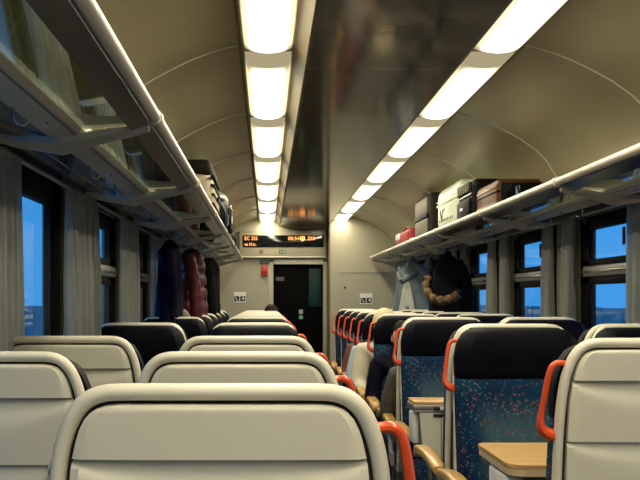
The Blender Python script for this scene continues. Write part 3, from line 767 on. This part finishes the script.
def suit(name, label, x, y, hx, hy, h, body, parts, z=RZ, rz=0):
    t = empty(name, (x, y, z), rz, label, 'suitcase' if 'case' in name else 'bag', 'luggage on the right rack' if x > 0 else 'luggage on the left rack')
    if name == 'suitcase': t.scale = (0.74, 1, 1)
    return t
# grey and black upright case
t = suit('suitcase', 'olive grey and black soft suitcase standing left of the mint one', 0.945, 8.0, .14, .38, .38, (.14, .36, .36, .04), 0)
obj('body', rounded_box(.145, .38, .365, .045), M['char'], t)
obj('front_pocket', box(-.163, -.143, -.30, .30, .20, .335, .012, 3), M['olive'], t)
obj('front_pocket', box(-.163, -.143, -.31, .31, .03, .165, .012, 3), M['olive'], t)
obj('zipper', box(-.150, -.144, -.36, .36, .178, .190, .002), M['steel'], t)
obj('strap', box(-.168, -.142, -.335, .335, .168, .200, .004), M['blk'], t)
obj('handle', case_handle(-.09, .09, .355, .03, .008, 'y'), M['blk'], t)
# mint hard case
t = suit('suitcase', 'pale mint hard-shell suitcase with a black V mark', 0.935, 6.83, .15, .40, .36, (.1, .1, .1, .1), 0)
obj('shell', rounded_box(.15, .40, .325, .07), M['mint'], t)
obj('zipper_band', box(-.1545, .1545, -.403, .403, .195, .212, .004), mat('mint_zip', (0.42, 0.50, 0.34), 0.5, var=.05), t)
obj('zipper_band', box(-.1525, .1525, -.402, .402, .228, .236, .002), M['mint'], t)
for y in (-.22, -.16, -.10, -.04, .02, .08, .14, .20, .26):
    obj('vent_slot', box(-.1535, -.1475, y, y + .022, .072, .092, .002), M['ink'], t)
v = bmesh.new(); prism([(0.285, .165), (0.235, .165), (0.20, .105), (0.165, .165), (0.135, .165), (0.185, .085), (0.215, .085)], -.1525, -.149, v, axis='x')
obj('logo', v, M['ink'], t, smooth=False)
v = bmesh.new(); prism([(0.115, .170), (0.09, .170), (0.10, .140), (0.112, .140)], -.1525, -.149, v, axis='x')
obj('logo_dot', v, M['ink'], t, smooth=False)
for yy in (-.3, .3): obj('wheel', cyl((-.06, yy, .012), (.06, yy, .012), .016, 12), M['blk'], t)
# dark trolley with grille pocket
t = suit('trolley_bag', 'small black trolley bag between the mint and the brown suitcases', 0.925, 6.20, .13, .22, .3, (.1, .1, .1, .1), 0)
obj('body', rounded_box(.10, .235, .265, .04), M['blk'], t)
obj('upper_pocket', box(-.114, -.098, -.19, .19, .180, .248, .010, 3), M['char'], t)
for k in range(6): obj('mesh_rib', box(-.119, -.112, -.16 + k * .06, -.14 + k * .06, .190, .240, .003), M['olive'], t)
obj('zipper', box(-.107, -.099, -.22, .22, .165, .173, .002), M['steel'], t)
obj('lower_pocket', box(-.118, -.098, -.19, .19, .03, .145, .012, 3), M['blk'], t)
obj('buckle', box(-.125, -.116, -.03, .05, .075, .095, .003), M['steel'], t)
# brown leather case
t = suit('suitcase', 'brown leather suitcase lying nearest to us on the right rack', 0.968, 5.66, .16, .26, .2, (.1, .1, .1, .1), 0)
obj('body', rounded_box(.175, .27, .190, .035), M['brown'], t)
obj('lid_seam', box(-.179, .179, -.273, .273, .112, .122, .002), M['blk'], t)
for z in (.05, .14): obj('piping', box(-.181, -.173, -.25, .25, z, z + .010, .003), mat('tan_piping', (0.34, 0.2, 0.08), .4, var=.1), t)
obj('dark_panel', box(-.150, .160, -.278, -.268, .03, .165, .004), M['blk'], t)
obj('handle', tube(smooth_path([(-.1, -.275, .09), (-.1, -.30, .11), (-.06, -.305, .16), (-.02, -.30, .11), (-.02, -.275, .09)], 5), .006, 8), M['blk'], t)
obj('luggage_tag', box(-.045, -.012, -.298, -.293, .055, .145, .002), M['blue'], t)
# red bag at the far end
t = suit('duffel_bag', 'small red duffel bag at the far end of the right rack', 0.935, 9.15, .1, .3, .15, (.1, .1, .1, .1), 0)
obj('body', rounded_box(.11, .42, .165, .05, 1, .004), M['bagred'], t)
obj('end_cap', box(-.118, -.10, .10, .36, .085, .15, .01, 3), M['white'], t)
obj('zipper', box(-.004, .004, -.35, .35, .163, .168, .001), M['blk'], t)
obj('strap', tube(smooth_path([(-.06, -.2, .15), (-.06, -.12, .19), (-.06, .1, .19), (-.06, .2, .15)], 5), .008, 8), M['bagred'], t)
t = suit('plastic_bottle', 'small white bottle lying beside the red duffel bag', 0.86, 8.58, .1, .3, .15, (.1, .1, .1, .1), 0, RZ + 0.036)
t['category'] = 'bottle'
bt = [(0, .0), (.028, .002), (.031, .01), (.031, .13), (.024, .155), (.012, .165), (.012, .185), (0, .186)]
obj('bottle_body', loft([[(q * math.cos(a * PI / 8), 0 + zz, q * math.sin(a * PI / 8)) for a in range(16)] for q, zz in [(max(r_, .001), z_) for r_, z_ in bt]]), M['white'], t)
obj('cap', cyl((0, .172, 0), (0, .196, 0), .014, 12), M['blue'], t)

# backpacks on the left rack
def backpack(label, x, y, hw, hd, h, m1, m2, tilt=0, pockets=1, z=RZ):
    t = empty('backpack', (x, y, z), 0, label, 'backpack', 'luggage on the left rack')
    rings = []
    for k in range(15):
        v = k / 14; a = math.sin(PI * min(1, max(0.02, v * 0.55 + 0.16))) if v < .75 else math.cos((v - .75) / .25 * PI / 2 * .86)
        a = [.72, .86, .94, .98, 1, 1, .99, .98, .97, .95, .92, .86, .76, .58, .28][k]
        rings.append([(px + tilt * v, py, h * v ** .97) for px, py in rrect(hw * a, -hd * a, hd * a, min(hw, hd) * a * .75, 6)])
    obj('body', loft(rings), m1, t); t.scale = (0.86, 1, 1)
    return t
t = backpack('khaki canvas backpack with a dark lid on the left rack', -0.90, 6.05, .150, .42, .31, M['beige'], M['blk'])
obj('lid', rounded_box(.135, .36, .10, .045), M['char'], t, (0.0, 0, .245))
for z in (.07, .125, .18, .235): obj('compression_strap', box(.128, .156, -.36, .36, z, z + .014, .004), M['char'], t)
obj('buckle', box(.150, .166, -.06, .0, .12, .145, .003), M['blk'], t)
obj('top_loop', tube(smooth_path([(.05, -.06, .33), (.05, -.04, .37), (.05, .04, .37), (.05, .06, .33)], 4), .007, 8), M['blk'], t)
t = backpack('black backpack with a grey-green domed top on the left rack', -0.875, 7.42, .155, .46, .30, M['blk'], M['char'])
obj('domed_top', sphere((.02, -.06, .255), (.125, .34, .085), u=16, v=10), mat('grey_green_nylon', (0.12, 0.15, 0.12), .4, var=.1), t)
obj('front_pocket', box(.13, .178, -.28, .20, .03, .19, .02, 3), M['blk'], t)
obj('white_badge', box(.176, .181, -.15, -.05, .09, .14, .002), M['white'], t)
obj('shoulder_strap', tube(smooth_path([(.06, -.42, .25), (.13, -.45, .15), (.14, -.44, .04), (.06, -.40, .02)], 5), .012, 8), mat('navy_strap', (.02, .04, .12), .5, var=.1), t)
obj('zipper', tube(smooth_path([(.155, -.3, .06), (.165, -.25, .2), (.165, .18, .2), (.155, .24, .06)], 5), .004, 6), M['steel'], t)
t = backpack('little black pouch at the far end of the left rack', -0.84, 9.0, .105, .36, .15, M['blk'], M['char'])
obj('pocket', box(.085, .115, -.2, .2, .02, .09, .01, 3), M['blk'], t)
obj('strap', tube(smooth_path([(.05, -.2, .12), (.08, -.1, .19), (.08, .1, .19), (.05, .2, .12)], 5), .007, 8), M['blk'], t)

# ------------------------------------------------------------------ coats on the hooks
def coat(label, x, y, z, hw, hd, L, m, quilt=0, seed=1, flare=1.25, sleeves=True, group=None):
    """hangs from a hook; wide along y (hw), shallow along x (hd)"""
    rnd = random.Random(seed)
    t = empty('coat', (x, y, z), 0, label, 'coat', group)
    n = 40; rows = []; N = 44
    ph = [rnd.uniform(0, 6.28) for _ in range(6)]
    for j in range(N + 1):
        v = j / N
        w_ = interp([(0, .06), (.05, .16), (.12, .55), (.22, .85), (.5, 1.0), (1, flare)], v) * hw
        d_ = interp([(0, .35), (.06, .7), (.15, 1), (.6, 1.05), (1, 1.2)], v) * hd
        q = 0
        if quilt: q = 0.16 * (abs(math.sin(PI * quilt * v)) ** .5 - .6)
        ring = []
        for i in range(n):
            a = 2 * PI * i / n
            fold = 1 + .09 * math.sin(5 * a + ph[0] + 1.2 * v) + .06 * math.sin(9 * a + ph[1] - 2 * v) * min(1, v * 2)
            k = fold + q
            ring.append((d_ * math.cos(a) * k, w_ * math.sin(a) * k, -L * v + .01 * math.sin(3 * a + ph[2]) * v))
        rows.append(ring)
    obj('body', loft(rows), m, t, angle=3)
    if sleeves:
        for sg in (-1, 1):
            p = smooth_path([(-.2 * hd, sg * hw * .55, -.13 * L), (.2 * hd, sg * hw * .92, -.3 * L), (.5 * hd, sg * hw * 1.0, -.55 * L), (.6 * hd, sg * hw * 1.02, -.82 * L)], 8)
            rr = [.055 + (.008 * (abs(math.sin(i * .9))) if quilt else .003 * math.sin(i * 1.7)) - .018 * i / len(p) for i in range(len(p))]
            obj('sleeve', tube(p, rr, 12), m, t, angle=3)
    obj('hanging_loop', tube(smooth_path([(0, -.02, -.02), (0, -.01, .02), (0, .01, .02), (0, .02, -.02)], 4), .003, 6), M['blk'], t)
    return t
M['maroon'] = mat('maroon_puffer', (0.075, 0.013, 0.019), 0.45, spec=0.2, var=0.2, vscale=14, bump=0.2, bscale=40)
M['violet'] = mat('violet_blue_coat', (0.003, 0.002, 0.016), 0.8, spec=0.1, var=0.3, vscale=5, bump=0.1)
M['blackcoat'] = mat('black_wool', (0.004, 0.004, 0.006), 0.9, spec=0.1, var=0.2, vscale=20, bump=0.2)
M['greyblue'] = mat('grey_blue_coat', (0.085, 0.115, 0.14), 0.65, var=0.3, vscale=6, bump=0.15)
M['palegrey'] = mat('pale_grey_lining', (0.36, 0.38, 0.34), 0.7, var=0.2, vscale=8)
G1, G2 = 'coats hanging by the left windows', 'coats hanging by the right windows'
coat('dark violet blue coat hanging nearest to us on the left', -1.14, 6.75, 1.74, .22, .075, .66, M['violet'], seed=3, group=G1)
t = coat('maroon quilted puffer jacket hanging by the left windows', -1.06, 7.75, 1.735, .30, .105, .72, M['maroon'], quilt=7, seed=5, group=G1)
for k in range(5): obj('chest_zip', box(.10, .112, -.006, .006, -.62 + k * .1, -.53 + k * .1, .001), M['blk'], t)
coat('black coat hanging behind the maroon puffer jacket', -1.02, 9.3, 1.73, .34, .10, .70, M['blackcoat'], seed=8, group=G1)
t = coat('grey blue jacket with pale lining hanging at the far right', 1.02, 9.75, 1.735, .20, .10, .66, M['greyblue'], seed=11, group=G2)
t.rotation_euler.z = 0.6
obj('lining', loft([[(-.10 - .02 * math.sin(k * PI / 8), -.03 + (.02 + .13 * v / 6) * math.cos(k * PI / 8), -.16 - .075 * v) for k in range(16)] + [] for v in range(7)], cap=False), M['palegrey'], t, angle=3)
obj('collar', tube(smooth_path([(-.02, -.13, -.13), (-.09, -.10, -.16), (-.12, 0, -.22), (-.09, .10, -.16), (-.02, .13, -.13)], 6), .028, 10), M['greyblue'], t)
t = coat('black parka with a brown fur hood hanging by the right windows', 1.08, 8.15, 1.735, .165, .09, .74, M['blackcoat'], seed=14, group=G2)
t.rotation_euler.z = 0.87
hd = bmesh.new()
rnd = random.Random(4)
path = smooth_path([(-.03, .17, -.22), (-.09, .16, -.31), (-.125, .06, -.40), (-.125, -.06, -.41), (-.09, -.15, -.36)], 8)
tube(path, [.030 + .006 * math.sin(i * 1.3) for i in range(len(path))], 12, hd)
for p in path:
    for k in range(26):
        a = rnd.uniform(0, 2 * PI); b = rnd.uniform(-.5, .5)
        dr = Vector((math.cos(a), b, math.sin(a))).normalized(); p0 = p + dr * .026
        tip = p + dr * rnd.uniform(.040, .056) + Vector((rnd.uniform(-.008, .008), 0, -.008))
        sd = dr.cross(Vector((0, 1, 0))).normalized() * .0045
        v1, v2, v3 = hd.verts.new(p0 + sd), hd.verts.new(p0 - sd), hd.verts.new(tip); hd.faces.new((v1, v2, v3))
o = obj('fur_trim', hd, mat('brown_fur', (0.20, 0.12, 0.06), .9, var=.4, vscale=60), t); o['kind'] = 'stuff'

# ------------------------------------------------------------------ passengers
def seg_dist(p, a, b):
    ab = b - a; t = max(0, min(1, (p - a).dot(ab) / max(ab.length_squared, 1e-9))); return (p - a - ab * t).length
SKINM = mat('skin', (0.52, 0.30, 0.21), 0.5, var=0.06, vscale=30)
def person(label, x, D, facing, lean, jacket, trousers, hair, hairlen=0.0, hat=None, arm_in=0.0, scale=1.0, puff=0.0):
    """seated; local +y is the way the person faces"""
    t = empty('person', (x, D, 0), 0 if facing > 0 else PI, label, 'person', 'seated passengers'); t.scale = (1, 0.86, scale)
    lx = lean if facing > 0 else -lean
    J = {}
    def j(n, p, r): J[n] = (Vector(p), r)
    P_ = puff
    j('pel', (0, .27, .565), .125); j('sp1', (lx * .3, .225, .70), .125 + P_); j('sp2', (lx * .7, .195, .86), .135 + P_); j('chest', (lx, .185, .985), .115 + P_); j('neck', (lx * 1.05, .195, 1.065), .052); j('skull', (lx * 1.1, .205, 1.12), .05)
    for s, q in ((-1, 'l'), (1, 'r')):
        j('sh' + q, (lx + s * .165, .185, .985), .068 + P_); j('el' + q, (lx * .7 + s * .235, .235, .735), .050 + P_); j('fa' + q, (lx * .5 + s * .215, .345, .675), .043 + P_ * .7)
        j('wr' + q, (s * (.15 - arm_in), .455, .640), .030); j('pa' + q, (s * (.125 - arm_in), .515, .628), .030)
        j('hip' + q, (s * .09, .30, .555), .092); j('th' + q, (s * .105, .47, .545), .078); j('kn' + q, (s * .11, .625, .525), .060); j('ca' + q, (s * .11, .63, .33), .053); j('an' + q, (s * .11, .615, .10), .036); j('ft' + q, (s * .115, .665, .055), .042); j('to' + q, (s * .12, .76, .040), .030)
    E = [('pel', 'sp1', 1), ('sp1', 'sp2', 1), ('sp2', 'chest', 1), ('chest', 'neck', 1), ('neck', 'skull', 0)]
    for q in 'lr':
        E += [('chest', 'sh' + q, 1), ('sh' + q, 'el' + q, 1), ('el' + q, 'fa' + q, 1), ('fa' + q, 'wr' + q, 1), ('wr' + q, 'pa' + q, 0), ('pel', 'hip' + q, 2), ('hip' + q, 'th' + q, 2), ('th' + q, 'kn' + q, 2), ('kn' + q, 'ca' + q, 2), ('ca' + q, 'an' + q, 2), ('an' + q, 'ft' + q, 3), ('ft' + q, 'to' + q, 3)]
    names = list(J); idx = {n: i for i, n in enumerate(names)}
    me = bpy.data.meshes.new('body_skel'); me.from_pydata([J[n][0] for n in names], [(idx[a], idx[b]) for a, b, c in E], [])
    o = put('tmp_body', me)
    sk = o.modifiers.new('skin', 'SKIN'); sk.use_smooth_shade = True
    for i, n in enumerate(names):
        sv = me.skin_vertices[0].data[i]; sv.radius = (J[n][1], J[n][1]); sv.use_root = (n == 'pel')
    sb = o.modifiers.new('sub', 'SUBSURF'); sb.levels = 2; sb.render_levels = 2
    bpy.context.view_layer.update()
    dg = bpy.context.evaluated_depsgraph_get()
    bme = bpy.data.meshes.new_from_object(o.evaluated_get(dg))
    bpy.data.objects.remove(o)
    bm = bmesh.new(); bm.from_mesh(bme); bpy.data.meshes.remove(bme)
    for f in bm.faces:
        c = f.calc_center_median()
        best = min(((seg_dist(c, J[a][0], J[b][0]) / (J[a][1] + J[b][1]), k) for a, b, k in E), key=lambda v: v[0])
        f.material_index = best[1]
    n0 = len(bm.faces)
    # fingers and thumbs
    for s, q in ((-1, 'l'), (1, 'r')):
        pa = J['pa' + q][0]
        for k in range(4):
            ox = (k - 1.5) * .017; ln = (.062, .072, .068, .052)[k]
            p = [pa + Vector((ox, .012, .002)), pa + Vector((ox, .030 + ln * .4, .0)), pa + Vector((ox * .95, .030 + ln * .75, -.016)), pa + Vector((ox * .9, .030 + ln * .9, -.036))]
            tube(smooth_path(p, 3), [.0095] * 3 + [.009] * 3 + [.008] * 3 + [.006], 8, bm)
        p = [pa + Vector((-s * .022, -.02, 0)), pa + Vector((-s * .042, .012, -.004)), pa + Vector((-s * .046, .042, -.014))]
        tube(smooth_path(p, 3), [.011] * 3 + [.010] * 3 + [.007], 8, bm)
    # head
    hc = Vector((lx * 1.12, .215, 1.185))
    hb = bmesh.new(); bmesh.ops.create_uvsphere(hb, u_segments=28, v_segments=20, radius=1)
    for v in hb.verts:
        px, py, pz = v.co
        wx = .075 * (1 - .16 * max(0, -pz) ** 1.2); 
        q = Vector((px * wx, py * .095 - .01 * (pz < 0) * -pz * .4, pz * .115))
        if py > 0:
            nb_ = math.exp(-((px * .075 / .013) ** 2)) * math.exp(-(((pz * .115 + .018) / .022) ** 2)); q.y += .020 * nb_
            for sx in (-1, 1): q.y -= .009 * math.exp(-(((px * .075 - sx * .030) / .014) ** 2)) * math.exp(-(((pz * .115 - .004) / .012) ** 2))
            q.y += .006 * math.exp(-((px * .075 / .022) ** 2)) * math.exp(-(((pz * .115 + .058) / .010) ** 2))
            q.y -= .004 * math.exp(-(((pz * .115 + .0565) / .003) ** 2)) * math.exp(-((px * .075 / .02) ** 2))
        v.co = hc + q
    merge(bm, hb)
    for s in (-1, 1): sphere(hc + Vector((s * .074, -.008, -.005)), (.010, .018, .028), bm, 10, 8)
    bm.faces.ensure_lookup_table()
    for f in bm.faces[n0:]: f.material_index = 0
    n1 = len(bm.faces)
    for s in (-1, 1): sphere(hc + Vector((s * .030, .078, .004)), .0105, bm, 10, 8)
    bm.faces.ensure_lookup_table()
    for f in bm.faces[n1:]: f.material_index = 4
    shoe = M['blk']
    bo = obj('body', bm, [SKINM, jacket, trousers, shoe, M['white']], t, angle=3)
    # hair follows the skull, leaving the face free
    hh = bmesh.new(); bmesh.ops.create_uvsphere(hh, u_segments=28, v_segments=20, radius=1)
    rnd = random.Random(int(D * 100))
    kill = []
    for v in hh.verts:
        px, py, pz = v.co
        lim = .35 if py > .25 else (-.55 - hairlen if py < .1 else -.1)
        if pz < lim: kill.append(v)
        k = 1.09 + .025 * math.sin(9 * px + 5 * pz) + rnd.uniform(-.008, .008)
        v.co = hc + Vector((px * .078 * k, py * .098 * k - .004, pz * .118 * k + .003))
    bmesh.ops.delete(hh, geom=kill, context='VERTS')
    if hairlen > .3:
        tube(smooth_path([hc + Vector((0, -.075, -.03)), hc + Vector((0, -.10, -.12)), hc + Vector((0, -.085, -.20))], 4), [.06] * 4 + [.055] * 4 + [.02], 12, hh)
    obj('hair', hh, hair, t, angle=3)
    if hat:
        hs = bmesh.new(); bmesh.ops.create_uvsphere(hs, u_segments=28, v_segments=16, radius=1)
        kl = []
        for v in hs.verts:
            px, py, pz = v.co
            if pz < -.05: kl.append(v)
            k = 1 + .018 * math.sin(14 * math.atan2(py, px))
            v.co = hc + Vector((px * .092 * k, py * .112 * k - .004, pz * .125 + .018))
        bmesh.ops.delete(hs, geom=kl, context='VERTS')
        obj('knit_hat', hs, hat, t, angle=3)
    cl = tube([hc + Vector((.062 * math.cos(a * PI / 8), -.01 + .066 * math.sin(a * PI / 8), -.122 + .008 * math.sin(a * PI / 8))) for a in range(17)], .022 + P_ * .4, 10)
    obj('collar', cl, jacket, t, angle=3)
    return t
J_olive = mat('olive_grey_jacket', (0.075, 0.068, 0.045), .7, var=.2, vscale=18, bump=.2)
J_black = mat('black_jacket', (0.003, 0.003, 0.010), .7, spec=0.1, var=.2, bump=.2)
J_cream = mat('cream_puffer', (0.62, 0.57, 0.44), .6, var=.06, vscale=14, bump=.3, bscale=35)
J_pale = mat('pale_blue_puffer', (0.42, 0.50, 0.58), .6, var=.06, vscale=14, bump=.3, bscale=35)
J_mar = mat('rust_jacket', (0.16, 0.05, 0.035), .7, var=.2, bump=.2)
J_grey = mat('grey_sweater', (0.12, 0.12, 0.13), .8, var=.2, bump=.2)
T_jean = mat('dark_denim', (0.012, 0.022, 0.055), .8, var=.2, bump=.1)
T_blk = mat('black_trousers', (0.003, 0.003, 0.009), .8, spec=0.1, var=.2, bump=.1)
H_dark = mat('dark_hair', (0.005, 0.004, 0.003), .6, spec=0.15, var=.3, vscale=40, bump=.4)
H_brown = mat('brown_hair', (0.07, 0.035, 0.013), .5, var=.3, vscale=40, bump=.4)
HAT = mat('cream_knit', (0.62, 0.52, 0.30), .8, var=.1, bump=.5, bscale=80)
person('person in an olive grey jacket facing away in the second right bay', XR, 5.315, 1, -.06, J_olive, T_jean, H_dark, arm_in=.0, puff=.006, scale=0.90)
person('person in black clothes facing us opposite the olive jacket', XR, 6.62, -1, -.05, J_black, T_blk, H_dark, .3, arm_in=.03, puff=.008, scale=0.90)
person('person in a cream puffer jacket and pale knit hat facing us', XR, 7.42, -1, -.075, J_cream, T_blk, H_brown, .4, hat=HAT, puff=.016, scale=0.95)
person('person in a pale blue puffer jacket behind the cream one', XR, 8.10, -1, -.055, J_pale, T_jean, H_dark, puff=.012, scale=0.90)
person('person in a rust jacket farther back on the right', XR, 8.76, -1, -.045, J_mar, T_blk, H_dark, scale=0.90)
person('person with brown hair by the left windows below the coats', XLW, 6.72, 1, 0.02, J_grey, T_jean, H_brown, .4, scale=0.955)
person('person with black hair in the farthest left aisle seat', XL, 10.60, -1, .10, J_black, T_blk, H_dark, scale=0.97)
